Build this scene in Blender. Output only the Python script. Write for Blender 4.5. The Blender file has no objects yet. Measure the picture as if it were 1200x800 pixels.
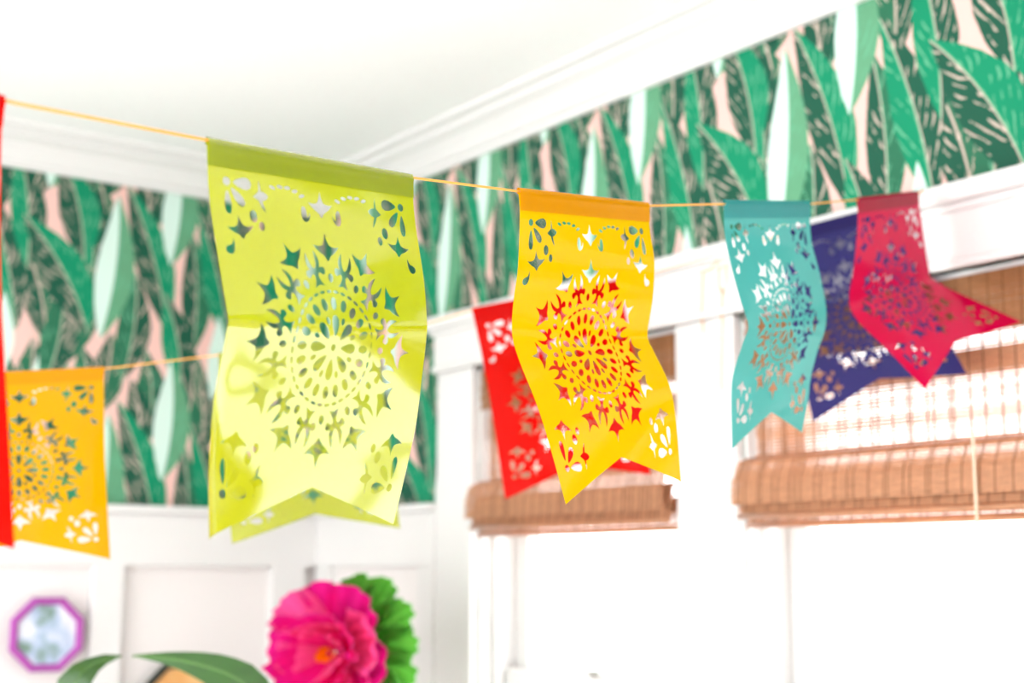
import bpy, bmesh, math, random
import numpy as np
from mathutils import Vector, Matrix
from mathutils.geometry import delaunay_2d_cdt
random.seed(7)
PI = math.pi
scene = bpy.context.scene
col = scene.collection

# ------------------------------------------------------------------ camera
FPX = 1693.87
YAW, TILT, ROLL = 0.622825, 0.159264, 0.003702
CAM = np.array([3.3308, -1.7847, 1.40])
Fv = np.array([-math.cos(YAW)*math.cos(TILT), math.sin(YAW)*math.cos(TILT), math.sin(TILT)])
Rv = np.cross(Fv, [0, 0, 1]); Rv /= np.linalg.norm(Rv)
Uv = np.cross(Rv, Fv)
Rv, Uv = math.cos(ROLL)*Rv + math.sin(ROLL)*Uv, math.cos(ROLL)*Uv - math.sin(ROLL)*Rv
cam_data = bpy.data.cameras.new('camera')
cam = bpy.data.objects.new('camera', cam_data); col.objects.link(cam)
cam.matrix_world = Matrix(((Rv[0], Uv[0], -Fv[0], CAM[0]), (Rv[1], Uv[1], -Fv[1], CAM[1]),
                           (Rv[2], Uv[2], -Fv[2], CAM[2]), (0, 0, 0, 1)))
cam_data.sensor_width = 36.0
cam_data.lens = FPX*36/1200
cam_data.clip_start = 0.02
cam_data.dof.use_dof = True
cam_data.dof.focus_distance = 1.26
cam_data.dof.aperture_fstop = 4.6
scene.camera = cam

# ------------------------------------------------------------------ light
world = bpy.data.worlds.new('World'); scene.world = world
world.use_nodes = True
bg = world.node_tree.nodes['Background']
bg.inputs[0].default_value = (1.0, 1.0, 1.0, 1)      # bright overcast sky
bg.inputs[1].default_value = 4.0
scene.view_settings.view_transform = 'Standard'
scene.view_settings.look = 'None'
scene.view_settings.gamma = 1.0
scene.view_settings.use_curve_mapping = False
scene.view_settings.exposure = 0.32


# ------------------------------------------------------------------ helpers
def ray(x, y):
    return Fv + (x-600)/FPX*Rv - (y-400)/FPX*Uv

def on_plane(x, y, q, n):
    d = ray(x, y); t = np.dot(n, np.asarray(q)-CAM)/np.dot(n, d)
    return CAM + t*d

def at(x, y, d):
    return CAM + d*ray(x, y)

def srgb(r, g, b):
    f = lambda c: c/12.92 if c <= .04045 else ((c+.055)/1.055)**2.4
    return (f(r/255), f(g/255), f(b/255), 1)

class MB:
    """collects vertices and faces; build() links them as one mesh object"""
    def __init__(s): s.v = []; s.f = []
    def box(s, x0, x1, y0, y1, z0, z1):
        b = len(s.v)
        s.v += [(x, y, z) for z in (z0, z1) for y in (y0, y1) for x in (x0, x1)]
        s.f += [tuple(b+i for i in q) for q in ((0,2,3,1),(4,5,7,6),(0,1,5,4),(2,6,7,3),(0,4,6,2),(1,3,7,5))]
        return s
    def grid(s, fn, nu, nv, wrap=False):
        b = len(s.v)
        for j in range(nv+1):
            for i in range(nu+1): s.v.append(tuple(fn(i/nu, j/nv)))
        for j in range(nv):
            for i in range(nu):
                a = b+j*(nu+1)+i; s.f.append((a, a+1, a+nu+2, a+nu+1))
        return s
    def tube(s, pts, r, n=8, cap=True):
        pts = [np.asarray(p, float) for p in pts]
        b = len(s.v); k = len(pts)
        for i, p in enumerate(pts):
            t = pts[min(i+1, k-1)] - pts[max(i-1, 0)]; t = t/(np.linalg.norm(t)+1e-12)
            a = np.array([0, 0, 1.]) if abs(t[2]) < .9 else np.array([1., 0, 0])
            e = np.cross(t, a); e /= np.linalg.norm(e); g = np.cross(t, e)
            rr = r[i] if hasattr(r, '__len__') else r
            for q in range(n):
                c = 2*PI*q/n; s.v.append(tuple(p + rr*(math.cos(c)*e+math.sin(c)*g)))
        for i in range(k-1):
            for q in range(n):
                q2 = (q+1) % n
                s.f.append((b+i*n+q, b+i*n+q2, b+(i+1)*n+q2, b+(i+1)*n+q))
        if cap:
            s.f.append(tuple(b+q for q in range(n))[::-1]); s.f.append(tuple(b+(k-1)*n+q for q in range(n)))
        return s
    def lathe(s, prof, n=32, o=(0, 0, 0)):
        b = len(s.v); k = len(prof)
        for r, z in prof:
            for q in range(n):
                c = 2*PI*q/n; s.v.append((o[0]+r*math.cos(c), o[1]+r*math.sin(c), o[2]+z))
        for i in range(k-1):
            for q in range(n):
                q2 = (q+1) % n
                s.f.append((b+i*n+q, b+i*n+q2, b+(i+1)*n+q2, b+(i+1)*n+q))
        return s
    def extrude(s, prof, axis, a0, a1, flip=False):
        """closed profile (p, z) swept along axis 0 (x; p is y) or 1 (y; p is x)"""
        b = len(s.v); k = len(prof)
        for a in (a0, a1):
            for p, z in prof: s.v.append((a, p, z) if axis == 0 else (p, a, z))
        for i in range(k):
            j = (i+1) % k; s.f.append((b+i, b+j, b+k+j, b+k+i))
        s.f.append(tuple(b+i for i in range(k))[::-1]); s.f.append(tuple(b+k+i for i in range(k)))
        return s
    def mesh(s, name, m=None, smooth=False):
        me = bpy.data.meshes.new(name); me.from_pydata([tuple(map(float, v)) for v in s.v], [], s.f)
        bm = bmesh.new(); bm.from_mesh(me); bmesh.ops.recalc_face_normals(bm, faces=bm.faces); bm.to_mesh(me); bm.free()
        if m: me.materials.append(m)
        if smooth: me.polygons.foreach_set('use_smooth', [True]*len(me.polygons))
        return me
    def build(s, name, m, parent=None, smooth=False, bevel=0):
        o = bpy.data.objects.new(name, s.mesh(name, m, smooth)); col.objects.link(o)
        if parent is not None:
            o.parent = parent
            o.matrix_parent_inverse = parent.matrix_basis.inverted()
        if bevel:
            md = o.modifiers.new('bevel', 'BEVEL'); md.width = bevel; md.segments = 2; md.limit_method = 'ANGLE'
        return o

def tag(o, label=None, cat=None, group=None, kind=None):
    if label: o['label'] = label
    if cat: o['category'] = cat
    if group: o['group'] = group
    if kind: o['kind'] = kind
    return o

def empty(name, loc):
    o = bpy.data.objects.new(name, None); col.objects.link(o); o.location = loc; o.empty_display_size = .05
    return o

# ------------------------------------------------------------------ materials
def mat(name):
    m = bpy.data.materials.new(name); m.use_nodes = True
    nt = m.node_tree; nt.nodes.clear()
    out = nt.nodes.new('ShaderNodeOutputMaterial')
    return m, nt, out

def principled(name, color, rough=.5, noise=0, scale=40, bump=0, spec=.4, metallic=0, stretch=(1, 1, 1)):
    m, nt, out = mat(name)
    b = nt.nodes.new('ShaderNodeBsdfPrincipled'); nt.links.new(b.outputs[0], out.inputs[0])
    b.inputs['Base Color'].default_value = color; b.inputs['Roughness'].default_value = rough
    b.inputs['Specular IOR Level'].default_value = spec; b.inputs['Metallic'].default_value = metallic
    tc = nt.nodes.new('ShaderNodeTexCoord'); mp = nt.nodes.new('ShaderNodeMapping'); mp.inputs['Scale'].default_value = stretch
    nt.links.new(tc.outputs['Object'], mp.inputs[0])
    n = nt.nodes.new('ShaderNodeTexNoise'); n.inputs['Scale'].default_value = scale; n.inputs['Detail'].default_value = 3
    nt.links.new(mp.outputs[0], n.inputs[0])
    if noise:
        mx = nt.nodes.new('ShaderNodeMix'); mx.data_type = 'RGBA'; mx.blend_type = 'MULTIPLY'
        mx.inputs[6].default_value = color
        cr = nt.nodes.new('ShaderNodeMapRange'); cr.inputs[3].default_value = 1-noise; cr.inputs[4].default_value = 1+noise*.6
        nt.links.new(n.outputs[0], cr.inputs[0]); nt.links.new(cr.outputs[0], mx.inputs[7]); mx.inputs[0].default_value = 1
        nt.links.new(mx.outputs[2], b.inputs['Base Color'])
    if bump:
        bp = nt.nodes.new('ShaderNodeBump'); bp.inputs['Strength'].default_value = bump; bp.inputs['Distance'].default_value = .002
        nt.links.new(n.outputs[0], bp.inputs['Height']); nt.links.new(bp.outputs[0], b.inputs['Normal'])
    return m

def film(name, color, trans=.45, rough=.16, gloss=1.0, noise=0.03, tcolor=None, ior=1.5, strands=None):
    """thin translucent sheet with a sheen: plastic film, tissue paper, leaf, reed"""
    m, nt, out = mat(name); N = nt.nodes.new; L = nt.links.new
    d = N('ShaderNodeBsdfDiffuse'); t = N('ShaderNodeBsdfTranslucent'); g = N('ShaderNodeBsdfGlossy')
    mx = N('ShaderNodeMixShader'); mx.inputs[0].default_value = trans
    tc = N('ShaderNodeTexCoord'); mp = N('ShaderNodeMapping'); mp.inputs['Scale'].default_value = strands or (1, 1, 1)
    no = N('ShaderNodeTexNoise'); no.inputs['Scale'].default_value = 30; no.inputs['Detail'].default_value = 3
    L(tc.outputs['Object'], mp.inputs[0]); L(mp.outputs[0], no.inputs[0])
    rg = N('ShaderNodeMapRange'); rg.inputs[3].default_value = 1-noise*1.6; rg.inputs[4].default_value = 1+noise
    L(no.outputs[0], rg.inputs[0])
    for sh, c in ((d, color), (t, tcolor or color)):
        cm = N('ShaderNodeMix'); cm.data_type = 'RGBA'; cm.blend_type = 'MULTIPLY'; cm.inputs[0].default_value = 1
        cm.inputs[6].default_value = c; L(rg.outputs[0], cm.inputs[7]); L(cm.outputs[2], sh.inputs[0])
    L(d.outputs[0], mx.inputs[1]); L(t.outputs[0], mx.inputs[2])
    g.inputs['Roughness'].default_value = rough; g.inputs['Color'].default_value = (1, 1, 1, 1)
    fr = N('ShaderNodeLayerWeight'); fr.inputs[0].default_value = .5          # facing = 1-|cos|, same from both sides
    pw = N('ShaderNodeMath'); pw.operation = 'POWER'; pw.inputs[1].default_value = 5; L(fr.outputs['Facing'], pw.inputs[0])
    f0 = ((ior-1)/(ior+1))**2
    ml = N('ShaderNodeMath'); ml.operation = 'MULTIPLY_ADD'; ml.inputs[1].default_value = (1-f0)*gloss; ml.inputs[2].default_value = f0*gloss
    ml.use_clamp = True; L(pw.outputs[0], ml.inputs[0])
    m2 = N('ShaderNodeMixShader'); L(ml.outputs[0], m2.inputs[0]); L(mx.outputs[0], m2.inputs[1]); L(g.outputs[0], m2.inputs[2])
    L(m2.outputs[0], out.inputs[0])
    return m

def glass_mat():
    m, nt, out = mat('window_glass'); N = nt.nodes.new; L = nt.links.new
    t = N('ShaderNodeBsdfTransparent'); t.inputs[0].default_value = (.97, .98, .98, 1)
    g = N('ShaderNodeBsdfGlossy'); g.inputs['Roughness'].default_value = .02
    mx = N('ShaderNodeMixShader'); mx.inputs[0].default_value = .05; L(t.outputs[0], mx.inputs[1]); L(g.outputs[0], mx.inputs[2])
    L(mx.outputs[0], out.inputs[0])
    return m

# --- printed leaf wallpaper: a repeat tile of explicit leaves, evaluated by one node group per leaf
TILE = .53
PINK, DARK, DEEP = srgb(230, 188, 180), srgb(20, 82, 62), srgb(38, 104, 76)
EMER, MID, MINT = srgb(0, 132, 94), srgb(94, 154, 118), srgb(206, 230, 220)
VEIN = srgb(200, 180, 168); VEIN2 = srgb(100, 172, 136)

def leaf_group():
    g = bpy.data.node_groups.new('printed_leaf', 'ShaderNodeTree')
    I = lambda n, t: g.interface.new_socket(n, in_out='INPUT', socket_type=t)
    I('Base', 'NodeSocketColor'); I('P', 'NodeSocketVector'); I('Center', 'NodeSocketVector')
    I('Angle', 'NodeSocketFloat'); I('Len', 'NodeSocketFloat'); I('Wid', 'NodeSocketFloat')
    I('Left', 'NodeSocketColor'); I('Right', 'NodeSocketColor'); I('VeinL', 'NodeSocketColor'); I('VeinR', 'NodeSocketColor')
    I('Wobble', 'NodeSocketFloat')
    g.interface.new_socket('Color', in_out='OUTPUT', socket_type='NodeSocketColor')
    gi = g.nodes.new('NodeGroupInput'); go = g.nodes.new('NodeGroupOutput'); L = g.links.new
    def M(op, a, b=None, c=None):
        n = g.nodes.new('ShaderNodeMath'); n.operation = op
        for i, q in enumerate((a, b, c)):
            if q is None: continue
            if isinstance(q, (int, float)): n.inputs[i].default_value = q
            else: L(q, n.inputs[i])
        return n.outputs[0]
    def V(op, *a):
        n = g.nodes.new('ShaderNodeVectorMath'); n.operation = op
        for i, q in enumerate(a):
            if isinstance(q, tuple): n.inputs[i].default_value = q
            else: L(q, n.inputs[i])
        return n.outputs[0]
    d = V('SUBTRACT', gi.outputs['P'], gi.outputs['Center'])
    h = TILE/2
    d = V('WRAP', d, (h, h, 1), (-h, -h, -1))
    rot = g.nodes.new('ShaderNodeVectorRotate'); rot.rotation_type = 'Z_AXIS'
    L(d, rot.inputs['Vector']); L(gi.outputs['Angle'], rot.inputs['Angle'])
    sp = g.nodes.new('ShaderNodeSeparateXYZ'); L(rot.outputs[0], sp.inputs[0])
    x, y = sp.outputs[0], sp.outputs[1]
    t = M('DIVIDE', y, gi.outputs['Len'])
    x = M('ADD', x, M('MULTIPLY', M('MULTIPLY', t, t), M('MULTIPLY', gi.outputs['Wid'], .35)))   # slight bow
    ax = M('ABSOLUTE', x)
    prof = M('MULTIPLY', M('SUBTRACT', 1, M('POWER', M('ABSOLUTE', t), 1.8)), M('MULTIPLY', gi.outputs['Wid'], M('ADD', M('MULTIPLY', t, -.22), 1)))
    inside = M('LESS_THAN', ax, M('ADD', prof, M('MULTIPLY', gi.outputs['Wobble'], .006)))
    side = M('GREATER_THAN', x, 0)
    ph = M('ADD', M('MULTIPLY', M('SUBTRACT', y, M('MULTIPLY', ax, 2.2)), 180), M('MULTIPLY', gi.outputs['Wobble'], 7))
    vein = M('GREATER_THAN', M('ADD', M('SINE', ph), M('MULTIPLY', gi.outputs['Wobble'], 2.2)), .97)
    rib = M('LESS_THAN', ax, .0022)
    vein = M('MAXIMUM', vein, rib)
    def mix(f, a, b):
        n = g.nodes.new('ShaderNodeMix'); n.data_type = 'RGBA'
        L(f, n.inputs[0]); L(a, n.inputs[6]); L(b, n.inputs[7]); return n.outputs[2]
    base = mix(side, gi.outputs['Left'], gi.outputs['Right'])
    vc = mix(side, gi.outputs['VeinL'], gi.outputs['VeinR'])
    c = mix(vein, base, vc)
    L(mix(inside, gi.outputs['Base'], c), go.inputs[0])
    return g

# (top s,z) -> (bottom s,z), half width, left colour, right colour, left vein, right vein
LEAVES = [
    ((1.665, 2.48), (1.63, 2.30), .036, DARK, DEEP, VEIN, VEIN),
    ((1.595, 2.45), (1.615, 2.28), .034, DEEP, DARK, VEIN2, VEIN),
    ((1.755, 2.45), (1.77, 2.26), .034, DEEP, DARK, VEIN, VEIN2),
    ((1.87, 2.47), (1.862, 2.29), .034, DARK, DEEP, VEIN, VEIN),
    ((2.01, 2.45), (1.985, 2.27), .036, DEEP, DARK, VEIN, VEIN),
    ((1.94, 2.44), (1.92, 2.28), .03, DARK, DEEP, VEIN, VEIN),
    ((2.055, 2.47), (2.035, 2.31), .036, MINT, MID, MINT, VEIN2),
    ((1.60, 2.13), (1.565, 1.90), .036, DARK, DEEP, VEIN, VEIN),
    ((1.72, 2.10), (1.70, 1.87), .036, DEEP, DARK, VEIN2, VEIN),
    ((1.625, 2.31), (1.635, 2.15), .034, DARK, DEEP, VEIN, VEIN),
    ((1.72, 2.38), (1.745, 2.23), .028, DARK, DARK, VEIN, VEIN),
    ((1.86, 2.22), (1.874, 1.96), .034, DARK, DEEP, VEIN, VEIN2),
    ((1.98, 2.15), (2.04, 1.94), .036, DARK, DEEP, VEIN, VEIN),
    ((2.075, 2.05), (2.045, 1.84), .036, DEEP, DARK, VEIN2, VEIN),
    ((1.895, 2.40), (1.90, 2.22), .032, DEEP, DARK, VEIN, VEIN),
    ((1.575, 2.345), (1.612, 2.13), .036, EMER, DARK, VEIN2, VEIN),
    ((1.885, 2.27), (1.965, 1.98), .037, EMER, DARK, VEIN2, VEIN),
    ((1.955, 2.37), (1.987, 2.12), .036, EMER, DARK, VEIN2, VEIN),
    ((2.06, 2.37), (2.12, 2.15), .042, DARK, EMER, VEIN, VEIN2),
    ((1.99, 2.215), (2.13, 1.99), .048, DARK, EMER, VEIN, VEIN2),
    ((1.70, 2.315), (1.797, 2.02), .041, DARK, EMER, VEIN, VEIN2),
    ((1.80, 2.06), (1.845, 1.86), .036, EMER, DARK, VEIN2, VEIN),
    ((1.822, 2.42), (1.812, 2.17), .040, MINT, MID, MINT, VEIN2),
    ((1.67, 2.275), (1.645, 1.975), .040, MINT, MID, MINT, VEIN2),
    ((1.935, 2.02), (1.925, 1.84), .022, MINT, MINT, MINT, MINT),
]
LG = leaf_group()

def wallpaper(name, axis, offset):
    m, nt, out = mat(name); N = nt.nodes.new; L = nt.links.new
    ge = N('ShaderNodeNewGeometry'); sp = N('ShaderNodeSeparateXYZ'); L(ge.outputs['Position'], sp.inputs[0])
    ad = N('ShaderNodeMath'); ad.operation = 'ADD'; L(sp.outputs[axis], ad.inputs[0]); ad.inputs[1].default_value = offset
    cb = N('ShaderNodeCombineXYZ'); L(ad.outputs[0], cb.inputs[0]); L(sp.outputs[2], cb.inputs[1])
    no = N('ShaderNodeTexNoise'); no.inputs['Scale'].default_value = 28; no.inputs['Detail'].default_value = 2; L(cb.outputs[0], no.inputs[0])
    wb = N('ShaderNodeMath'); wb.operation = 'SUBTRACT'; L(no.outputs[0], wb.inputs[0]); wb.inputs[1].default_value = .5
    prev = None
    for (a, b, w, cl, cr, vl, vr) in LEAVES:
        n = N('ShaderNodeGroup'); n.node_tree = LG
        if prev is None: n.inputs['Base'].default_value = PINK
        else: L(prev, n.inputs['Base'])
        L(cb.outputs[0], n.inputs['P']); L(wb.outputs[0], n.inputs['Wobble'])
        dx, dz = a[0]-b[0], a[1]-b[1]
        n.inputs['Center'].default_value = ((a[0]+b[0])/2, (a[1]+b[1])/2, 0)
        n.inputs['Angle'].default_value = math.atan2(dx, dz)
        n.inputs['Len'].default_value = math.hypot(dx, dz)/2*1.2; n.inputs['Wid'].default_value = w*1.18
        n.inputs['Left'].default_value = cl; n.inputs['Right'].default_value = cr
        n.inputs['VeinL'].default_value = vl; n.inputs['VeinR'].default_value = vr
        prev = n.outputs[0]
    b = N('ShaderNodeBsdfPrincipled'); b.inputs['Roughness'].default_value = .6; b.inputs['Specular IOR Level'].default_value = .25
    L(prev, b.inputs['Base Color']); L(b.outputs[0], out.inputs[0])
    return m

WHITE = principled('white_trim_paint', (.74, .735, .728, 1), .38, noise=.02, scale=6)
PANEL = principled('white_panel_paint', (.80, .768, .758, 1), .45, noise=.02, scale=5)
CEIL = principled('ceiling_paint', (.94, .94, .94, 1), .85, noise=.03, scale=60, bump=.25, spec=.1)
FLOOR = principled('oak_floor', srgb(238, 234, 228), .45, noise=.08, scale=8, stretch=(1, 9, 1))
GLASS = glass_mat()
METAL = principled('brushed_metal', (.6, .6, .58, 1), .3, metallic=1)
WP_R = wallpaper('leaf_wallpaper_window_wall', 0, 0.0)
WP_L = wallpaper('leaf_wallpaper_side_wall', 1, 2.227)

# ------------------------------------------------------------------ the room
ZC, ZCROWN, ZRAIL, ZHEAD, ZCAP = 2.42, 2.33, 1.55, 1.849, 1.977
XR, YF = 4.2, -2.5
WINS = [(.726, 1.386), (1.537, 2.197), (2.348, 3.55)]  # third window is out of view, widened so the lime flag mirrors sky
SILL = .72
tag(MB().box(-.14, XR, YF, .14, -.06, 0).build('floor', FLOOR), 'pale oak floor', kind='structure')
tag(MB().box(-.14, XR, YF, .14, ZC, ZC+.08).build('ceiling', CEIL), 'white lightly textured ceiling', kind='structure')
wl = tag(MB().box(-.14, 0, YF, .14, 0, ZC).build('wall_left', WP_L), 'leaf print wallpapered wall over white wainscot', kind='structure')
w = MB()
w.box(0, WINS[0][0], 0, .14, 0, ZC)
for i, (a, b) in enumerate(WINS):
    w.box(a, b, 0, .14, ZHEAD, ZC).box(a, b, 0, .14, 0, SILL)
    nx = WINS[i+1][0] if i+1 < len(WINS) else XR
    w.box(b, nx, 0, .14, 0, ZC)
wr = tag(w.build('wall_right', WP_R), 'leaf print wallpapered wall pierced by windows', kind='structure')

tag(MB().box(XR, XR+.14, YF, .14, 0, ZC).build('wall_back_added', PANEL), 'plain white wall added out of view to cut the room light, facing the side wall', kind='structure')  # unseen wall, added to dim the interior against the windows
w = MB().box(0, .5, YF-.14, YF, 0, ZC).box(3.8, XR, YF-.14, YF, 0, ZC).box(.5, 3.8, YF-.14, YF, 0, .1).box(.5, 3.8, YF-.14, YF, 2.2, ZC)  # unseen wall, added to limit sky light; opening sized to brighten the ceiling
tag(w.build('wall_front_added', PANEL), 'plain white wall added out of view, with one wide opening to light the room, facing the windows', kind='structure')
# crown moulding (profile: p = distance into the room)
CROWN = [(0, ZCROWN), (.012, ZCROWN), (.014, ZCROWN+.012), (.024, ZCROWN+.018), (.032, ZCROWN+.034), (.046, ZCROWN+.052),
         (.064, ZCROWN+.062), (.066, ZCROWN+.074), (.084, ZCROWN+.078), (.086, ZC), (0, ZC)]
tag(MB().extrude([(-p, z) for p, z in CROWN], 0, 0, XR).build('trim_1', WHITE), 'white crown moulding above the window wall', kind='structure')
tag(MB().extrude(CROWN, 1, YF, 0).build('trim_2', WHITE), 'white crown moulding above the side wall', kind='structure')

# wainscot: backing panels, top rail with cap, battens
for k, (y0, y1) in enumerate(((-.055, 0), (-.525, -.145), (-1.03, -.60), (-1.52, -1.10), (-2.0, -1.6))):
    MB().box(0, .006, y0, y1, .14, ZRAIL-.13).build('panel', PANEL, wl)
for y0, y1 in ((-.145, -.055), (-.60, -.525), (-1.10, -1.03), (-1.60, -1.52)):
    MB().box(0, .034, y0, y1, .14, ZRAIL-.13).build('batten', WHITE, wl, bevel=.004)
MB().box(0, .034, -3.0, 0, ZRAIL-.135, ZRAIL-.012).build('top_rail', WHITE, wl, bevel=.003)
MB().box(0, .052, -3.0, 0, ZRAIL-.012, ZRAIL+.006).build('rail_cap', WHITE, wl, bevel=.003)
MB().box(0, .03, -3.0, 0, 0, .14).build('base_rail', WHITE, wl, bevel=.003)
MB().box(.006, .586, -.006, 0, .14, ZRAIL-.13).build('panel', PANEL, wr)
MB().box(.034, .586, -.028, 0, ZRAIL-.135, ZRAIL-.012).build('top_rail', WHITE, wr, bevel=.003)
MB().box(.052, .586, -.046, 0, ZRAIL-.012, ZRAIL+.006).build('rail_cap', WHITE, wr, bevel=.003)
MB().box(.034, .10, -.028, 0, .14, ZRAIL-.135).build('batten', WHITE, wr, bevel=.003)
MB().box(.52, .586, -.028, 0, .14, ZRAIL-.135).build('batten', WHITE, wr, bevel=.003)
MB().box(.034, .586, -.03, 0, 0, .14).build('base_rail', WHITE, wr, bevel=.003)
MB().box(3.72, XR, -.02, 0, 0, ZRAIL).build('panel', PANEL, wr)

# head casing running over all the windows
hc = MB().box(.575, 3.71, -.026, 0, ZHEAD, ZCAP-.03).build('trim_3', WHITE, bevel=.003)
tag(hc, 'long white head casing over the row of windows', kind='structure')
MB().box(.555, 3.73, -.045, 0, ZCAP-.03, ZCAP).build('cap_moulding', WHITE, hc, bevel=.005)
MB().box(.565, 3.72, -.034, 0, ZCAP-.042, ZCAP-.03).build('cove_bead', WHITE, hc, bevel=.003)
MB().box(.575, 3.71, -.034, 0, ZHEAD, ZHEAD+.014).build('lower_bead', WHITE, hc, bevel=.004)

for i, (a, b) in enumerate(WINS):
    r = empty('window_%d' % (i+1), ((a+b)/2, 0, SILL)); tag(r, 'tall white double hung window', kind='structure')
    x0 = .586 if i == 0 else (WINS[i-1][1]+a)/2
    x1 = (b+WINS[i+1][0])/2 if i < 2 else 3.70
    for c0, c1 in ((x0, a), (b, x1)):
        MB().box(c0, c1, -.022, 0, SILL-.1, ZHEAD).build('side_casing', WHITE, r, bevel=.003)
    MB().box(a, a+.008, 0, .14, SILL, ZHEAD).box(b-.008, b, 0, .14, SILL, ZHEAD).box(a, b, 0, .14, ZHEAD-.008, ZHEAD).build('jamb', WHITE, r)
    MB().box(a+.008, a+.024, .03, .05, SILL, ZHEAD-.008).box(b-.024, b-.008, .03, .05, SILL, ZHEAD-.008).build('stop_bead', WHITE, r)
    MB().box(a-.05, b+.05, -.07, .14, SILL-.03, SILL).build('sill', WHITE, r, bevel=.004)
    for nm, z0, z1, y0 in (('lower_sash', SILL, 1.20, .055), ('upper_sash', 1.165, ZHEAD-.008, .092)):
        m = MB(); p, q, y1 = a+.008, b-.008, y0+.034
        m.box(p, p+.045, y0, y1, z0, z1).box(q-.045, q, y0, y1, z0, z1)
        m.box(p+.045, q-.045, y0, y1, z0, z0+.04).box(p+.045, q-.045, y0, y1, z1-.04, z1)
        s = m.build(nm, WHITE, r, bevel=.002)
        MB().box(p+.045, q-.045, y0+.014, y0+.018, z0+.04, z1-.04).build('pane', GLASS, s)
    MB().box((a+b)/2-.02, (a+b)/2+.02, .05, .09, 1.20, 1.212).build('sash_lock', METAL, r, bevel=.002)

# ------------------------------------------------------------------ woven bamboo shades
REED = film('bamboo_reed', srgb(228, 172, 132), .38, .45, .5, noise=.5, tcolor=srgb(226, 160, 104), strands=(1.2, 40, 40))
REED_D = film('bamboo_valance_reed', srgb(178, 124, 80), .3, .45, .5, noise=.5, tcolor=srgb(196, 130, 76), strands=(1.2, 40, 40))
WARP = principled('warp_thread', srgb(120, 76, 44), .8)
CORD = principled('shade_cord', srgb(225, 205, 180), .8)

def reeds(path, x0, x1, m, pitch, rng, thick=.0012, fill=(.62, .96)):
    pts = [np.array(p) for p in path]
    for a, b in zip(pts[:-1], pts[1:]):
        ln = np.linalg.norm(b-a); t = (b-a)/ln; n = np.array([t[1], -t[0]])
        k = max(1, int(ln/pitch))
        for i in range(k):
            c = a + t*ln*(i+.5)/k
            h = pitch*rng.uniform(*fill)/2
            e = rng.uniform(-.004, .004)
            q = [c-t*h-n*thick/2, c+t*h-n*thick/2, c+t*h+n*thick/2, c-t*h+n*thick/2]
            bb = len(m.v)
            for xx in (x0+e, x1+e): m.v += [(xx, u[0], u[1]) for u in q]
            m.f += [tuple(bb+j for j in f) for f in ((0,1,2,3),(7,6,5,4),(0,4,5,1),(1,5,6,2),(2,6,7,3),(3,7,4,0))]

def shade(a, b, label, cords, seed):
    rng = random.Random(seed)
    x0, x1 = a+.012, b-.012
    r = empty('bamboo_shade', ((a+b)/2, .012, 1.485))
    tag(r, label, 'window shade', 'bamboo shades in the windows')
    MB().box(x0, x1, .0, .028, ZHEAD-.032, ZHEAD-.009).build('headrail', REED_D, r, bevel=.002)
    sheet = [(.018, ZHEAD-.01), (.018, 1.60)]
    back = [(.022, 1.735), (.028, 1.705), (.022, 1.682)]
    pleat = [(.018, 1.60), (-.004, 1.597), (-.030, 1.588), (-.044, 1.555), (-.046, 1.516), (-.030, 1.530), (-.016, 1.565), (-.022, 1.53), (-.028, 1.503), (-.012, 1.515), (.002, 1.54), (-.006, 1.50), (-.008, 1.485)]
    m = MB(); reeds(sheet, x0, x1, m, .0058, rng, fill=(.45, .86)); reeds(back, x0, x1, m, .005, rng)
    tag(m.build('woven_reeds', REED, r), kind='stuff')
    m = MB(); reeds(pleat, x0, x1, m, .0046, rng, fill=(.8, .98)); tag(m.build('folded_reeds', REED, r), kind='stuff')
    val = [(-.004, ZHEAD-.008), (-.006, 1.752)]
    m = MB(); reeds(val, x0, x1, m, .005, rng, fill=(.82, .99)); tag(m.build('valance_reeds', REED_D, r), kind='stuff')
    m = MB(); x = x0+.012
    while x < x1-.01:
        for path, o in ((sheet, -.0016), (pleat, 0), (val, -.0016)):
            for p, q in zip(path[:-1], path[1:]):
                t = np.array(q)-np.array(p); t /= np.linalg.norm(t); nn = np.array([t[1], -t[0]])
                for sgn in (-1, 1):
                    u = np.array(p)+nn*sgn*.0011; v = np.array(q)+nn*sgn*.0011
                    bb = len(m.v)
                    m.v += [(x, u[0], u[1]), (x+.0019, u[0], u[1]), (x+.0019, v[0], v[1]), (x, v[0], v[1])]
                    m.f.append((bb, bb+1, bb+2, bb+3))
        x += rng.choice((.007, .012, .026, .030))
    tag(m.build('warp_threads', WARP, r), kind='stuff')
    for z, y in ((1.497, -.030), (1.482, -.010)):
        MB().tube([(x0, y, z), ((x0+x1)/2, y, z-.001), (x1, y, z)], .0048, 8).build('hem_rod', REED, r, smooth=True)
    for cx, z1, rad, yc in cords:
        MB().tube([(cx, yc, 1.60), (cx+.001, yc-.001, 1.5), (cx, yc, z1)], rad, 6).build('pull_cord', CORD, r)
    return r

shade(*WINS[0], 'woven bamboo roman shade in window beside the room corner', [], 1)
shade(*WINS[1], 'woven bamboo roman shade with hanging cord behind navy and crimson flags', [(2.045, .95, .0022, -.052), (1.885, 1.27, .0009, .004)], 2)
shade(*WINS[2], 'wide woven bamboo roman shade in window farthest from the room corner', [], 4)

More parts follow.
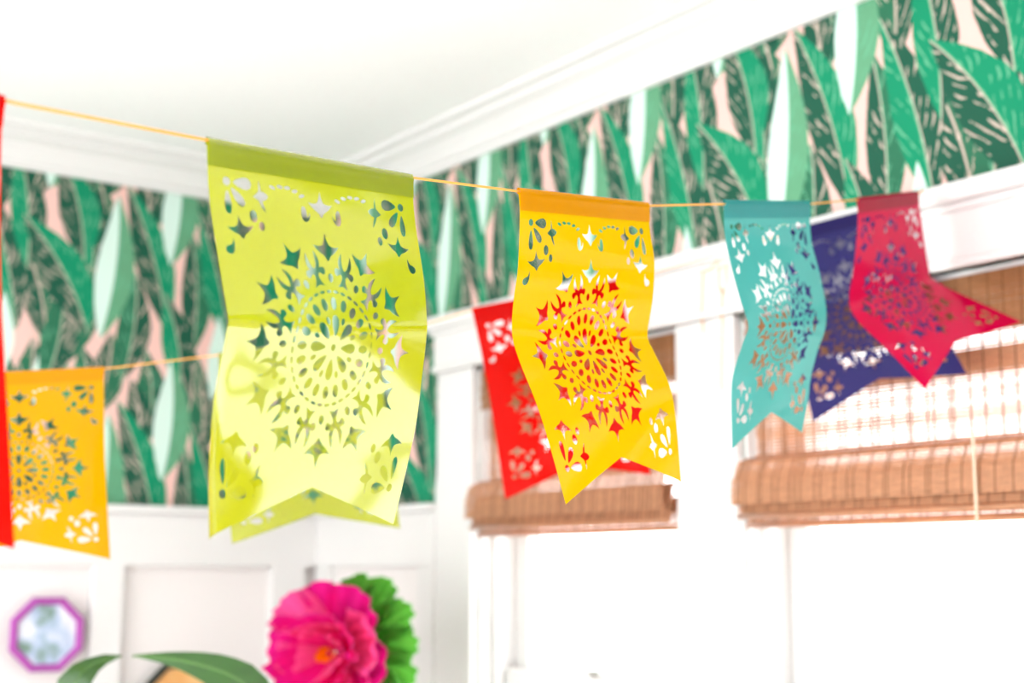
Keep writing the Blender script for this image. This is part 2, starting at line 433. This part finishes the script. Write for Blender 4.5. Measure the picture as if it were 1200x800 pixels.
# ------------------------------------------------------------------ bunting: the punched pattern, in millimetres
FW, FH, NOTCH, HEM = 232., 300., 266., 20.
HOLES = []
def qcurve(p0, c, p1, n=4):
    return [((1-t)**2*p0[0]+2*t*(1-t)*c[0]+t*t*p1[0], (1-t)**2*p0[1]+2*t*(1-t)*c[1]+t*t*p1[1]) for t in [i/n for i in range(n)]]
def place(pts, cx, cy, ang=0, sc=1, mirror=False):
    c, s = math.cos(ang), math.sin(ang); o = []
    for x, y in pts:
        if mirror: x = -x
        o.append((cx+sc*(x*c-y*s), cy+sc*(x*s+y*c)))
    HOLES.append(o)
def ell(a, b, n=10): return [(a*math.cos(2*PI*i/n), b*math.sin(2*PI*i/n)) for i in range(n)]
def drop(l, wd, n=12):       # teardrop along -y: point at (0,0), round end at (0,l)
    o = []
    for i in range(n):
        t = 2*PI*i/n; y = (1-math.cos(t))/2
        o.append((wd*math.sin(t)*(.35+.65*y), l*y))
    return o
# star: apex at +y (outward), arms, tail
STAR = (qcurve((0, 12.5), (1.3, 5), (3.6, 2.6)) + qcurve((3.6, 2.6), (8, .6), (13.4, 2.2)) + qcurve((13.4, 2.2), (8.5, -3.4), (4.2, -5.0)) + qcurve((4.2, -5.0), (1.6, -7), (0, -11.5)))
STAR = STAR + [(-x, y) for x, y in STAR[::-1] if abs(x) > .01]
# two horns over a flared stem, with lobes at the sides; y outward
HORN = (qcurve((0, 3.6), (4.0, 5), (4.8, 18.5), 5) + qcurve((4.8, 18.5), (9.6, 9), (5.2, 3.6), 5) + qcurve((5.2, 3.6), (11.5, 4.5), (10.8, .2)) + qcurve((10.8, .2), (9.0, -4.8), (5.8, -1.4)) + qcurve((5.8, -1.4), (3.0, 1.4), (1.9, -2.5)) + qcurve((1.9, -2.5), (2.0, -7.5), (5.6, -11.5)) + [(5.6, -11.5)] + [(0, -9.8)])
HORN = HORN[:-1] + [(0, -9.8)] + [(-x, y) for x, y in HORN[::-1] if abs(x) > .01]
COMMA = qcurve((-3.5, -6.5), (-6, 0), (-3.6, 4.6)) + qcurve((-3.6, 4.6), (0, 8), (3.6, 3.2)) + qcurve((3.6, 3.2), (5.2, 0), (4.6, -2.5)) + qcurve((4.6, -2.5), (3.5, 1.5), (1.2, 1.8)) + qcurve((1.2, 1.8), (1.5, -4.5), (-1.2, -7.2)) + [(-1.2, -7.2)]
HOOK = qcurve((3.6, -8), (3.0, -2.5), (-.5, -2)) + qcurve((-.5, -2), (-6, -1), (-5, 3.2)) + qcurve((-5, 3.2), (-2, 7), (2.2, 4.2)) + qcurve((2.2, 4.2), (5.6, 0), (3.6, -8))
LILY = qcurve((-.6, -13), (.8, -8), (1.0, -4)) + qcurve((1.0, -4), (5, -4.5), (8.5, -1.0)) + qcurve((8.5, -1), (6.5, 3.0), (1.8, 3.6)) + qcurve((1.8, 3.6), (3.6, 8), (4.6, 13)) + qcurve((4.6, 13), (.5, 9), (-1.2, 3.6)) + qcurve((-1.2, 3.6), (-6, 1.5), (-7, .6)) + qcurve((-7, .6), (-3.5, -2), (-1.2, -4)) + [(-1.2, -4)]
CX, CY = 116., 157.
def corner(y0, sy, hook):
    for mir in (False, True):
        X = lambda x: FW-x if mir else x
        def put(pts, x, y, ang=0):
            a = [(p[0]*math.cos(ang)-p[1]*math.sin(ang), p[0]*math.sin(ang)+p[1]*math.cos(ang)) for p in pts]
            HOLES.append([(X(x+px), y0+sy*(y+py)) for px, py in a])
        put(ell(3.6, 3.4), 18, 30.5)
        put(drop(18, 6.6), 24.5, 30.5, -PI/2)
        put(drop(18, 5.2), 22.2, 35.2, -.72)
        put(drop(19, 4.6), 18, 37.5, 0)
        put(LILY, 51, 39)
        put(ell(3.8, 5.0), 42, 56); put(ell(2.9, 3.8), 49.5, 63.5)
        put([(px, -py*.85) for px, py in STAR], 27.5, 67.5, -.12)
        if hook: put(HOOK, 14.5, 84)
corner(0, 1, True)
corner(FH-1, -1, False)
for k, (dx, dy) in enumerate(((51.5, 30), (43.5, 28.6), (35.5, 28.6), (27.5, 30.4), (20.2, 33.6))):
    for sg in (-1, 1): place(ell(3.3, 1.5, 8), CX+sg*dx, dy, sg*(.28-k*.14)*-1)
place([(x, -y) for x, y in STAR], CX, 40)
place(COMMA, CX-17.5, 49); place(COMMA, CX+17.5, 49, mirror=True)
def radial(pts, n, r, off=0):
    for i in range(n):
        a = 2*PI*i/n+off        # outward direction (sin a, -cos a); y axis of the piece points outward
        HOLES.append([(CX+(r+y)*math.sin(a)+x*math.cos(a), CY-(r+y)*math.cos(a)+x*math.sin(a)) for x, y in pts])
place(ell(2.6, 2.8), CX, CY)
radial(drop(17, 5.4), 8, 8.8)
radial(ell(1.9, 3.2, 8), 8, 22.5, PI/8)
radial(ell(3.2, 5.2), 20, 35.3)
radial(ell(3.0, 1.25, 8), 36, 45.2, PI/36)
radial([(x, y) for x, y in HORN], 12, 61.5, PI/12)
radial(ell(2.7, 3.8, 8), 12, 56.5)
radial([(x*1.08, y*1.08) for x, y in STAR], 12, 81)

def flag_net():
    bnd = [(0, 0), (FW, 0), (FW, FH), (CX, NOTCH), (0, FH)]
    verts, edges = [], []
    def loop(pts):
        b = len(verts); verts.extend(Vector(p) for p in pts)
        edges.extend((b+i, b+(i+1) % len(pts)) for i in range(len(pts)))
    # densified border
    bp = []
    for (p, q) in zip(bnd, bnd[1:]+bnd[:1]):
        n = max(2, int(math.hypot(q[0]-p[0], q[1]-p[1])/6))
        bp += [(p[0]+(q[0]-p[0])*i/n, p[1]+(q[1]-p[1])*i/n) for i in range(n)]
    loop(bp)
    for h in HOLES: loop(h)
    P = [np.array(h) for h in HOLES]
    bb = [(h[:, 0].min(), h[:, 0].max(), h[:, 1].min(), h[:, 1].max()) for h in P]
    def inpoly(x, y, h):
        r = False; j = len(h)-1
        for i in range(len(h)):
            if (h[i][1] > y) != (h[j][1] > y) and x < (h[j][0]-h[i][0])*(y-h[i][1])/(h[j][1]-h[i][1])+h[i][0]: r = not r
            j = i
        return r
    def inhole(x, y):
        for k, b in enumerate(bb):
            if b[0] <= x <= b[1] and b[2] <= y <= b[3] and inpoly(x, y, HOLES[k]): return True
        return False
    for j in range(1, 60):
        for i in range(1, 46):
            x, y = i*5.04+(j % 2)*.6, j*5.0
            if y < FH-3-(1-abs(x-CX)/CX)*34 and not inhole(x, y): verts.append(Vector((x, y)))
    vo, eo, fo = delaunay_2d_cdt(verts, edges, [], 0, 1e-4)[:3]
    faces = []
    for f in fo:
        x = sum(vo[i][0] for i in f)/3; y = sum(vo[i][1] for i in f)/3
        if inpoly(x, y, bnd) and not inhole(x, y): faces.append(tuple(f))
    used = sorted({i for f in faces for i in f}); mp = {u: k for k, u in enumerate(used)}
    return np.array([(vo[i][0], vo[i][1]) for i in used]), [tuple(mp[i] for i in f) for f in faces]
NET_V, NET_F = flag_net()

def spline(pts, crease=()):
    """Catmull-Rom through 3-D points, broken at the crease indices; returns f(v in 0..1) by arc length"""
    pts = [np.asarray(p, float) for p in pts]; out = []
    cuts = [0]+list(crease)+[len(pts)-1]
    for a, b in zip(cuts[:-1], cuts[1:]):
        seg = pts[a:b+1]; ext = [2*seg[0]-seg[1]]+seg+[2*seg[-1]-seg[-2]]
        for i in range(1, len(ext)-2):
            p0, p1, p2, p3 = ext[i-1:i+3]
            for k in range(10):
                t = k/10
                out.append(.5*(2*p1+(p2-p0)*t+(2*p0-5*p1+4*p2-p3)*t*t+(3*p1-p0-3*p2+p3)*t**3))
    out.append(pts[-1]); A = np.array(out)
    s = np.concatenate([[0], np.cumsum(np.linalg.norm(np.diff(A, axis=0), axis=1))]); ln = s[-1]; s /= ln
    return (lambda v: np.array([np.interp(v, s, A[:, k]) for k in range(3)])), ln

def make_flag(name, label, sheet_mat, hem_mat, left, right, n, cl=(), cr=(), bulge=lambda u, v: 0., group=None):
    fl, l1 = spline(left, cl); fr, l2 = spline(right, cr)
    def S(u, v, off=0.):
        p = fl(v)*(1-u)+fr(v)*u
        return p + n*(off+bulge(u, v))
    base = (left[0]+right[0])/2
    r = empty(name, tuple(base)); tag(r, label, 'bunting flag', group or 'cut-out flags on the banner strings')
    m = MB(); m.v = [tuple(S(x/FW, y/FH)) for x, y in NET_V]; m.f = NET_F
    m.build('punched_sheet', sheet_mat, r, smooth=True)
    prof = [(-.0014, .004), (-.0018, .001), (-.0012, -.0012), (0, -.002), (.0014, -.0012), (.0022, .001), (.0026, .0035), (.0018, .007), (.0014, .012), (.0009, HEM/1000)]
    h = MB()
    def H(u, t):
        k = int(round(t*(len(prof)-1))); o, y = prof[k]; v = max(y, 0)*1000/FH
        p = S(u, v, o); 
        if y < 0: p = p-np.array([0, 0, y])
        return p
    h.grid(H, 24, len(prof)-1).build('hem', hem_mat, r, smooth=True)
    print(name, label[:24], 'edge lengths %.3f %.3f  top %.3f' % (l1, l2, np.linalg.norm(left[0]-right[0])))
    return r

def flagmat(nm, c, hem=None, tc=None, trans=.42, gloss=.4):
    c = tuple(q*.70 for q in c[:3])+(1,); hem = tuple(q*.72 for q in hem[:3])+(1,)
    return (film(nm+'_film', c, trans, .075, gloss, .02, tc), film(nm+'_hem_film', hem or c, trans*.7, .17, gloss, .02, tc))

# --- strand one runs from the cap over the windows towards the camera
E1 = on_plane(1082, 223, (0, -.048, 0), np.array([0, 1., 0]))
a1 = math.radians(108); T1 = np.array([-math.cos(a1), -math.sin(a1), 0])      # from the wall into the room
T1 = -T1 if np.dot(T1, [0, -1, 0]) < 0 else T1
N1 = np.array([-T1[1], T1[0], 0.]); N1 = N1 if np.dot(N1, CAM-E1) > 0 else -N1
def s1(x, y): return on_plane(x, y, E1, N1)
def edge1(pts):           # first pixel lies on the string; the rest swing in the plane square to the string
    p0 = s1(*pts[0]); return [p0]+[on_plane(x, y, p0, T1) for x, y in pts[1:]]

LIME = flagmat('lime', srgb(204, 210, 0), srgb(180, 192, 0), gloss=2.2)
YEL = flagmat('yellow', srgb(255, 206, 0), srgb(255, 178, 0))
TEAL = flagmat('teal', srgb(92, 200, 194), srgb(70, 186, 186))
CRIM = flagmat('crimson', srgb(245, 4, 84), srgb(206, 24, 70))
NAVY = flagmat('navy', srgb(58, 54, 128), srgb(48, 40, 104))
REDM = flagmat('red', srgb(255, 16, 8), srgb(245, 8, 5))
ORAN = flagmat('orange', srgb(255, 188, 0), srgb(255, 172, 0))

make_flag('bunting_flag', 'lime green cut-out flag with a pale creased lower half, beside the yellow flag', *LIME,
    edge1([(242, 163), (245, 230), (256, 305), (268, 376), (258, 420), (246, 475), (240, 545), (240, 632)]),
    edge1([(482, 206), (487, 262), (497, 330), (501, 384), (496, 430), (487, 500), (475, 555), (461, 614)]), N1, (3,), (3,),
    bulge=lambda u, v: .004*max(0, 1-u/.07)**2*min(1, max(0, (v-.5)/.25)))
make_flag('bunting_flag', 'bright yellow cut-out flag hanging in front of the red flag', *YEL,
    edge1([(607, 222), (609, 250), (607, 312), (602, 350), (600, 390), (608, 421), (629, 474), (645, 525), (663, 591)]),
    edge1([(759, 239), (762, 272), (767, 307), (765, 350), (759, 392), (766, 411), (782, 444), (790, 474), (795, 525), (798, 564)]), N1)
make_flag('bunting_flag', 'teal cut-out flag between the yellow and crimson flags', *TEAL,
    edge1([(848, 236), (849, 270), (855, 304), (867, 349), (877, 381), (873, 395), (861, 431), (857, 458), (858, 526)]),
    edge1([(948, 237), (951, 282), (959, 314), (968, 358), (967, 386), (959, 408), (950, 443), (947, 469), (940, 507)]), N1)
make_flag('bunting_flag', 'crimson cut-out flag with its lower half blown out to the side', *CRIM,
    edge1([(1004, 233), (1005, 263), (1000, 317), (995, 348), (1002, 372), (1042, 412), (1084, 456)]),
    edge1([(1075, 225), (1084, 289), (1090, 325), (1114, 339), (1149, 355), (1197, 377)]), N1, (), (2,))
rl = edge1([(4, 115), (1, 190), (1, 330), (6, 430), (13, 560), (17, 643)])
make_flag('bunting_flag', 'glossy red cut-out flag beside the lime flag', *REDM,
    [p+T1*.232 for p in rl], rl, N1)

STR = principled('orange_string', srgb(255, 178, 84), .7, noise=.1, scale=400)
def string(name, label, pts, rad=.0011):
    f, _ = spline(pts, range(1, len(pts)-1))
    o = MB().tube([f(i/160) for i in range(161)], rad, 6).build(name, STR, smooth=True)
    return tag(o, label, 'string', 'banner strings')
def far_end(q, t, z):      # where the string is tied to the added wall opposite, over its opening
    e = q+t*((YF-q[1])/t[1]); return np.array([e[0], YF+.002, z])
xs = [(1082, 223), (1075, 226), (1004, 234), (948, 239), (848, 239), (760, 241), (607, 224), (482, 208), (242, 164), (3, 118)]
sp_ = [s1(*q) for q in xs]; last = sp_[-1]
string('banner_string', 'orange string carrying red, lime, yellow, teal and crimson flags', sp_+[rl[0]+T1*.236, far_end(rl[0], T1, 2.26)])

# --- strand two runs from the knot on the head casing across the room
K2 = on_plane(844, 297, (0, -.034, 0), np.array([0, 1., 0]))
a2 = math.radians(78); T2 = np.array([-math.cos(a2), -math.sin(a2), 0])
N2 = np.array([-T2[1], T2[0], 0.]); N2 = N2 if np.dot(N2, CAM-K2) > 0 else -N2
def s2(x, y, o=0): return on_plane(x, y, K2+N2*o, N2)
def edge2(pts): return [s2(x, y, o) for x, y, o in pts]
make_flag('bunting_flag', 'orange-yellow cut-out flag beside the glossy red flag, in front of leaf wallpaper', *ORAN,
    edge2([(-80, 441, 0), (-82, 500, .006), (-84, 580, .004), (-84, 662, 0)]),
    edge2([(122, 431, 0), (122, 480, .005), (123, 540, .006), (129, 655, 0)]), N2, bulge=lambda u, v: .006*math.sin(u*9)*v)
make_flag('bunting_flag', 'lime green cut-out flag hanging behind the creased lime flag', *LIME,
    edge2([(256, 415, 0), (259, 480, .004), (264, 560, .004), (272, 637, 0)]),
    edge2([(440, 391, 0), (449, 460, .004), (459, 540, .004), (468, 619, 0)]), N2, bulge=lambda u, v: .004*math.sin(u*7)*v)
make_flag('bunting_flag', 'plain red cut-out flag hanging behind the yellow flag', *REDM,
    edge2([(553, 362, 0), (566, 423, .006), (578, 493, .006), (592, 585, 0)]),
    edge2([(726, 328, 0), (738, 390, .004), (752, 460, .004), (763, 556, 0)]), N2, bulge=lambda u, v: .004*math.sin(u*6)*v)
st2 = [s2(*q) for q in ((844, 297), (767, 319), (726, 329), (605, 354), (553, 363), (505, 378), (440, 392), (256, 416), (122, 432), (-80, 443))]
sb = string('banner_string', 'orange string knotted to the head casing, carrying orange, lime and red flags', st2+[far_end(st2[-1], T2, 2.26)])

# --- wall string between knot and nail, carrying the navy flag; loose tails at the knot
YW = np.array([0, 1., 0])
def sw(x, y, o=.05): return on_plane(x, y, (0, -o, 0), YW)
make_flag('bunting_flag', 'navy blue cut-out flag between the teal and crimson flags', *NAVY,
    [sw(*q) for q in ((918, 272, .055), (922, 330, .058), (932, 400, .066), (953, 494, .09))],
    [sw(*q) for q in ((1046, 239, .055), (1066, 300, .055), (1096, 370, .055), (1133, 438, .055))], -YW)
ws = [sw(844, 297, .034), sw(918, 274, .055), sw(985, 256, .055), sw(1046, 240, .055), sw(1078, 226, .05)]
string('banner_string', 'short orange string along the head casing, carrying the navy flag', ws)
MB().tube([sw(x, y, .031+.004*(i % 3)) for i, (x, y) in enumerate([(844, 297), (834, 299), (824, 305), (822, 316), (828, 318), (838, 310), (846, 298)])], .0011, 6).build('bow_loop', STR, sb, smooth=True)
MB().tube([sw(x, y, .031+.003*(i % 3)) for i, (x, y) in enumerate([(845, 298), (851, 312), (852, 330), (848, 343), (842, 338), (842, 322), (846, 302)])], .0011, 6).build('bow_loop', STR, sb, smooth=True)
MB().tube([sw(x, y, .031) for x, y in [(824, 303), (823, 330), (822, 360), (824, 390)]], .0011, 6).build('string_tail', STR, sb, smooth=True)
MB().tube([sw(x, y, .031) for x, y in [(846, 338), (846, 380), (845, 430), (845, 457)]], .0012, 6).build('string_tail', STR, sb, smooth=True)
kp = sw(844, 297, .034)
MB().lathe([(0, -.004), (.003, -.003), (.0042, 0), (.003, .003), (0, .004)], 10, kp).build('knot', STR, sb, smooth=True)
for nm, q, lb in (('nail', kp, 'small nail in the head casing holding the string bow'), ('nail', E1, 'small nail in the cap moulding beside the crimson flag')):
    tag(MB().tube([(q[0], -.02, q[2]), (q[0], q[1]-.004, q[2])], .0012, 8).tube([(q[0], q[1]-.004, q[2]), (q[0], q[1]-.0055, q[2])], .0026, 8).build(nm, METAL), lb, 'nail')

# ------------------------------------------------------------------ octagonal pictures on the wainscot
def octagon(cy, cz, rad, frame_m, pic_m, label):
    r = empty('octagonal_picture', (.04, cy, cz)); tag(r, label, 'picture', 'octagonal pictures on the wainscot')
    o8 = lambda q: [(q*math.cos(PI/8+k*PI/4)/math.cos(PI/8), q*math.sin(PI/8+k*PI/4)/math.cos(PI/8)) for k in range(8)]
    m = MB(); prof = [(rad, .036), (rad, .044), (rad-.006, .052), (rad-.013, .050), (rad-.017, .043), (rad-.017, .038)]
    for q, x in prof:
        m.v += [(x, cy+a, cz+b) for a, b in o8(q)]
    for i in range(len(prof)-1):
        for k in range(8): m.f.append((i*8+k, i*8+(k+1) % 8, (i+1)*8+(k+1) % 8, (i+1)*8+k))
    m.f.append(tuple(range(8)))
    m.build('frame', frame_m, r)
    m = MB(); m.v = [(.040, cy+a, cz+b) for a, b in o8(rad-.016)]; m.f = [tuple(range(8))]; m.build('print', pic_m, r)
    return r
def picture_mat(name, cols, scale):
    m, nt, out = mat(name); N = nt.nodes.new; L = nt.links.new
    tc = N('ShaderNodeTexCoord'); no = N('ShaderNodeTexNoise'); no.inputs['Scale'].default_value = scale; no.inputs['Detail'].default_value = 4
    L(tc.outputs['Object'], no.inputs[0]); cr = N('ShaderNodeValToRGB'); e = cr.color_ramp.elements
    e[0].position, e[0].color = .3, cols[0]; e[1].position, e[1].color = .68, cols[-1]
    for i, c in enumerate(cols[1:-1]):
        q = e.new(.3+.38*(i+1)/(len(cols)-1)); q.color = c
    b = N('ShaderNodeBsdfPrincipled'); b.inputs['Roughness'].default_value = .3
    L(no.outputs[0], cr.inputs[0]); L(cr.outputs[0], b.inputs['Base Color']); L(b.outputs[0], out.inputs[0])
    return m
PURP = principled('purple_glaze', srgb(172, 76, 168), .35, noise=.25, scale=60)
BLKF = principled('dark_green_glaze', srgb(38, 44, 34), .35, noise=.2, scale=60)
octagon(-.702, 1.262, .082, PURP, picture_mat('lake_print', [srgb(96, 130, 96), srgb(170, 190, 215), srgb(225, 228, 235), srgb(205, 210, 228)], 16), 'octagonal picture with a purple frame and pale blue scene')
octagon(-.384, 1.112, .082, BLKF, picture_mat('ochre_print', [srgb(150, 130, 190), srgb(226, 170, 96), srgb(222, 160, 84), srgb(232, 186, 120)], 18), 'octagonal picture with a dark frame and ochre print, behind the leaves')

# ------------------------------------------------------------------ furniture below the frame that carries flower and plant
WOOD = principled('walnut', srgb(120, 82, 54), .45, noise=.3, scale=12, stretch=(1, 8, 8))
sbz = .84
r = empty('sideboard', (.62, -.36, 0)); tag(r, 'low walnut sideboard standing in the room corner', 'sideboard')
MB().box(.40, .86, -.95, -.08, sbz-.03, sbz).build('top', WOOD, r, bevel=.004)
MB().box(.42, .84, -.93, -.10, .16, sbz-.03).build('body', WOOD, r, bevel=.003)
for y0, y1 in ((-.92, -.52), (-.51, -.11)):
    d = MB().box(.84, .856, y0, y1, .18, sbz-.05).build('door', WOOD, r, bevel=.003)
    MB().tube([(.862, (y0+y1)/2, .5), (.872, (y0+y1)/2, .5)], .012, 12).build('knob', METAL, d)
for x in (.45, .81):
    for y in (-.90, -.13): MB().tube([(x, y, 0), (x, y, .16)], [.014, .022], 10).build('leg', WOOD, r)

# ------------------------------------------------------------------ tissue-paper peony
PINKT = film('magenta_tissue', srgb(240, 24, 150), .5, .5, .25, .12, srgb(245, 30, 150))
PINKT2 = film('hot_pink_tissue', srgb(255, 92, 172), .5, .5, .25, .12, srgb(255, 90, 170))
GREENT = film('green_tissue', srgb(92, 178, 66), .4, .5, .25, .2, srgb(110, 200, 70))
ORG = film('orange_tissue', srgb(255, 150, 10), .3, .6, .2, .1)
VASE = principled('white_ceramic', (.8, .79, .77, 1), .2, noise=.03)
fc = at(388, 765, 2.9)                                   # heart of the flower
tocam = (CAM-fc)/np.linalg.norm(CAM-fc)
ax = tocam - .46*Rv - .12*Uv; ax /= np.linalg.norm(ax)
eu = np.cross([0, 0, 1], ax); eu /= np.linalg.norm(eu); ev = np.cross(ax, eu)
vb = fc - ax*.07; vx, vy = max(.47, vb[0]), min(vb[1], -.14)
fl = empty('paper_flower', tuple(fc)); tag(fl, 'magenta tissue paper peony with orange heart and green leaves', 'paper flower')
rng = random.Random(5)
def petal(ang, ln, wd, tilt, curl, m, name='petal', back=0., ruff=.006, ax0=None):
    ph = rng.uniform(0, 6); cnt = rng.uniform(9, 14)
    rd = math.cos(ang)*eu+math.sin(ang)*ev; sd = -math.sin(ang)*eu+math.cos(ang)*ev
    def fn(u, v):
        x = (u-.5)*2; wv = wd*math.sin(min(1, v*.86+.07)*PI*.62)**.8
        a = tilt + curl*v
        # walk along the curling petal
        rr = ln*(math.sin(a)-math.sin(tilt))/(curl if abs(curl) > 1e-3 else 1e-3) if abs(curl) > 1e-3 else ln*v*math.cos(tilt)
        hh = -ln*(math.cos(a)-math.cos(tilt))/(curl if abs(curl) > 1e-3 else 1e-3) if abs(curl) > 1e-3 else ln*v*math.sin(tilt)
        rr *= (1-.16*x*x*v); w_ = x*wv
        z = hh + ruff*v*math.sin(cnt*x+ph)*(.4+abs(x)) + .35*wv*x*x*v - back
        return fc + rd*(rr+.006) + sd*w_ + ax*z
    return MB().grid(fn, 14, 10).build(name, m, fl, smooth=True)
for k in range(9): petal(k*2*PI/9+.35+rng.uniform(-.2, .2), rng.uniform(.13, .155), rng.uniform(.050, .066), rng.uniform(-.05, .25), rng.uniform(.2, .9), PINKT if k % 3 else PINKT2, back=.03, ruff=.013)
for k in range(8): petal(k*2*PI/8+rng.uniform(-.25, .25), rng.uniform(.105, .135), rng.uniform(.044, .058), rng.uniform(.3, .65), rng.uniform(.2, .9), PINKT if k % 2 else PINKT2, back=.02, ruff=.012)
for k in range(6): petal(k*2*PI/6+rng.uniform(-.25, .25), rng.uniform(.075, .105), rng.uniform(.034, .046), rng.uniform(.65, .95), rng.uniform(.2, .6), PINKT2 if k % 2 else PINKT, back=.01, ruff=.010)
for k in range(7): petal(k*2*PI/7, rng.uniform(.024, .032), .008, rng.uniform(.7, 1.2), .3, ORG, name='stamen', back=-.006, ruff=.003)
# green ruffled leaves behind, on the window side
for ang, ln, wd in ((.12, .175, .042), (.50, .185, .040), (.88, .185, .040), (1.2, .165, .036), (-.28, .175, .045), (-.65, .175, .045)):
    petal(ang, ln, wd, -.05, .45, GREENT, name='tissue_leaf', back=.065, ruff=.016)
stem_top = fc-ax*.05
st = spline([stem_top, stem_top-ax*.04+np.array([0, 0, -.05]), np.array([.62, -.36, 1.10]), np.array([.62, -.36, .90])])[0]
MB().tube([st(i/16) for i in range(17)], .005, 8).build('stem', GREENT, fl, smooth=True)
v = MB().lathe([(0, .001), (.045, .001), (.05, .01), (.062, .06), (.055, .12), (.032, .17), (.028, .2), (.034, .215), (.031, .215), (.025, .2), (.028, .17), (.05, .12), (.056, .06), (.045, .014), (0, .012)], 32, (.62, -.36, sbz)).build('vase', VASE, smooth=True)
tag(v, 'white ceramic vase on the sideboard holding the paper flower', 'vase')

# ------------------------------------------------------------------ leafy plant on a stand
LEAF = film('plant_leaf', srgb(44, 84, 36), .25, .3, 1.0, .18, srgb(90, 150, 44))
LEAFB = principled('leaf_midrib', srgb(84, 124, 60), .5)
POT = principled('terracotta', srgb(186, 112, 78), .7, noise=.1)
SOIL = principled('soil', srgb(52, 38, 28), .95, noise=.4, scale=90, bump=.8)
pc = at(215, 900, 2.2); px_, py_ = pc[0], pc[1]
pl = empty('potted_plant', (px_, py_, .62)); tag(pl, 'potted plant with long glossy arching green leaves', 'potted plant')
def leaf(mid, widths, tilt, droop=.25):
    f, _ = spline(mid); n = 24
    kn = np.concatenate([[0], np.cumsum([np.linalg.norm(np.subtract(b_, a_)) for a_, b_ in zip(mid[:-1], mid[1:])])])
    wf = lambda v: np.interp(v, np.interp(np.linspace(0, kn[-1], len(widths)), kn, kn)/kn[-1] if len(widths) != len(mid) else kn/kn[-1], widths)
    def fn(u, v):
        p = f(v); t = f(min(1, v+.02))-f(max(0, v-.02)); t /= np.linalg.norm(t)
        side = np.cross(t, tilt); side /= np.linalg.norm(side); nn = np.cross(side, t)
        x = (u-.5)*2
        return p + side*x*wf(v) - nn*abs(x)*wf(v)*droop*(1 if nn[2] > 0 else -1)
    o = MB().grid(fn, 8, n).build('leaf', LEAF, pl, smooth=True)
    MB().tube([f(i/n)-np.array([0, 0, .0006]) for i in range(n+1)], [.0022*(1-i/n*.8) for i in range(n+1)], 6).build('midrib', LEAFB, o, smooth=True)
root = np.array([px_, py_, .80])
tl = tocam*.62+np.array([0, 0, 1.])*.6 + Rv*.15
D = 2.2
face = tocam+np.array([0, 0, .35])
pxm = D/FPX
leaf([at(156, 768, D+.06), at(200, 771, D+.04), at(245, 781, D+.01), at(285, 799, D-.02), at(304, 830, D-.02), at(285, 880, D), root+np.array([.01, 0, 0])],
     [pxm*q for q in (1, 9, 19, 24, 20, 8, 3)], face, .12)
leaf([at(142, 768, D+.05), at(116, 774, D+.03), at(97, 787, D), at(86, 806, D), at(88, 850, D), at(150, 930, D), root],
     [pxm*q for q in (1, 9, 16, 21, 15, 5, 3)], face, .12)
for q in (([root, at(250, 880, D+.1), at(330, 880, D+.15), at(390, 930, D+.2)]), ([root, at(160, 900, D+.1), at(60, 900, D+.15), at(10, 960, D+.2)]), ([root, at(210, 880, D-.08), at(230, 860, D-.15), at(260, 910, D-.22)])):
    leaf(q, [.004, .02, .034, .001], np.array([0, 0, 1.]))
pt = MB().lathe([(0, 0), (.075, 0), (.105, .17), (.114, .172), (.114, .2), (.102, .2), (.098, .17), (0, .17)], 32, (px_, py_, .62)).build('pot', POT, pl, smooth=False)
MB().lathe([(0, .176), (.05, .178), (.098, .172)], 24, (px_, py_, .62)).build('soil', SOIL, pl)
ps = empty('plant_stand', (px_, py_, 0)); tag(ps, 'round walnut stand under the potted plant', 'plant stand')
MB().lathe([(0, .595), (.15, .595), (.155, .605), (.15, .62), (0, .62)], 40, (px_, py_, 0)).build('top', WOOD, ps)
for k in range(3):
    a = k*2*PI/3
    MB().tube([(px_+.16*math.cos(a), py_+.16*math.sin(a), 0), (px_+.10*math.cos(a), py_+.10*math.sin(a), .597)], [.011, .016], 10).build('leg', WOOD, ps)
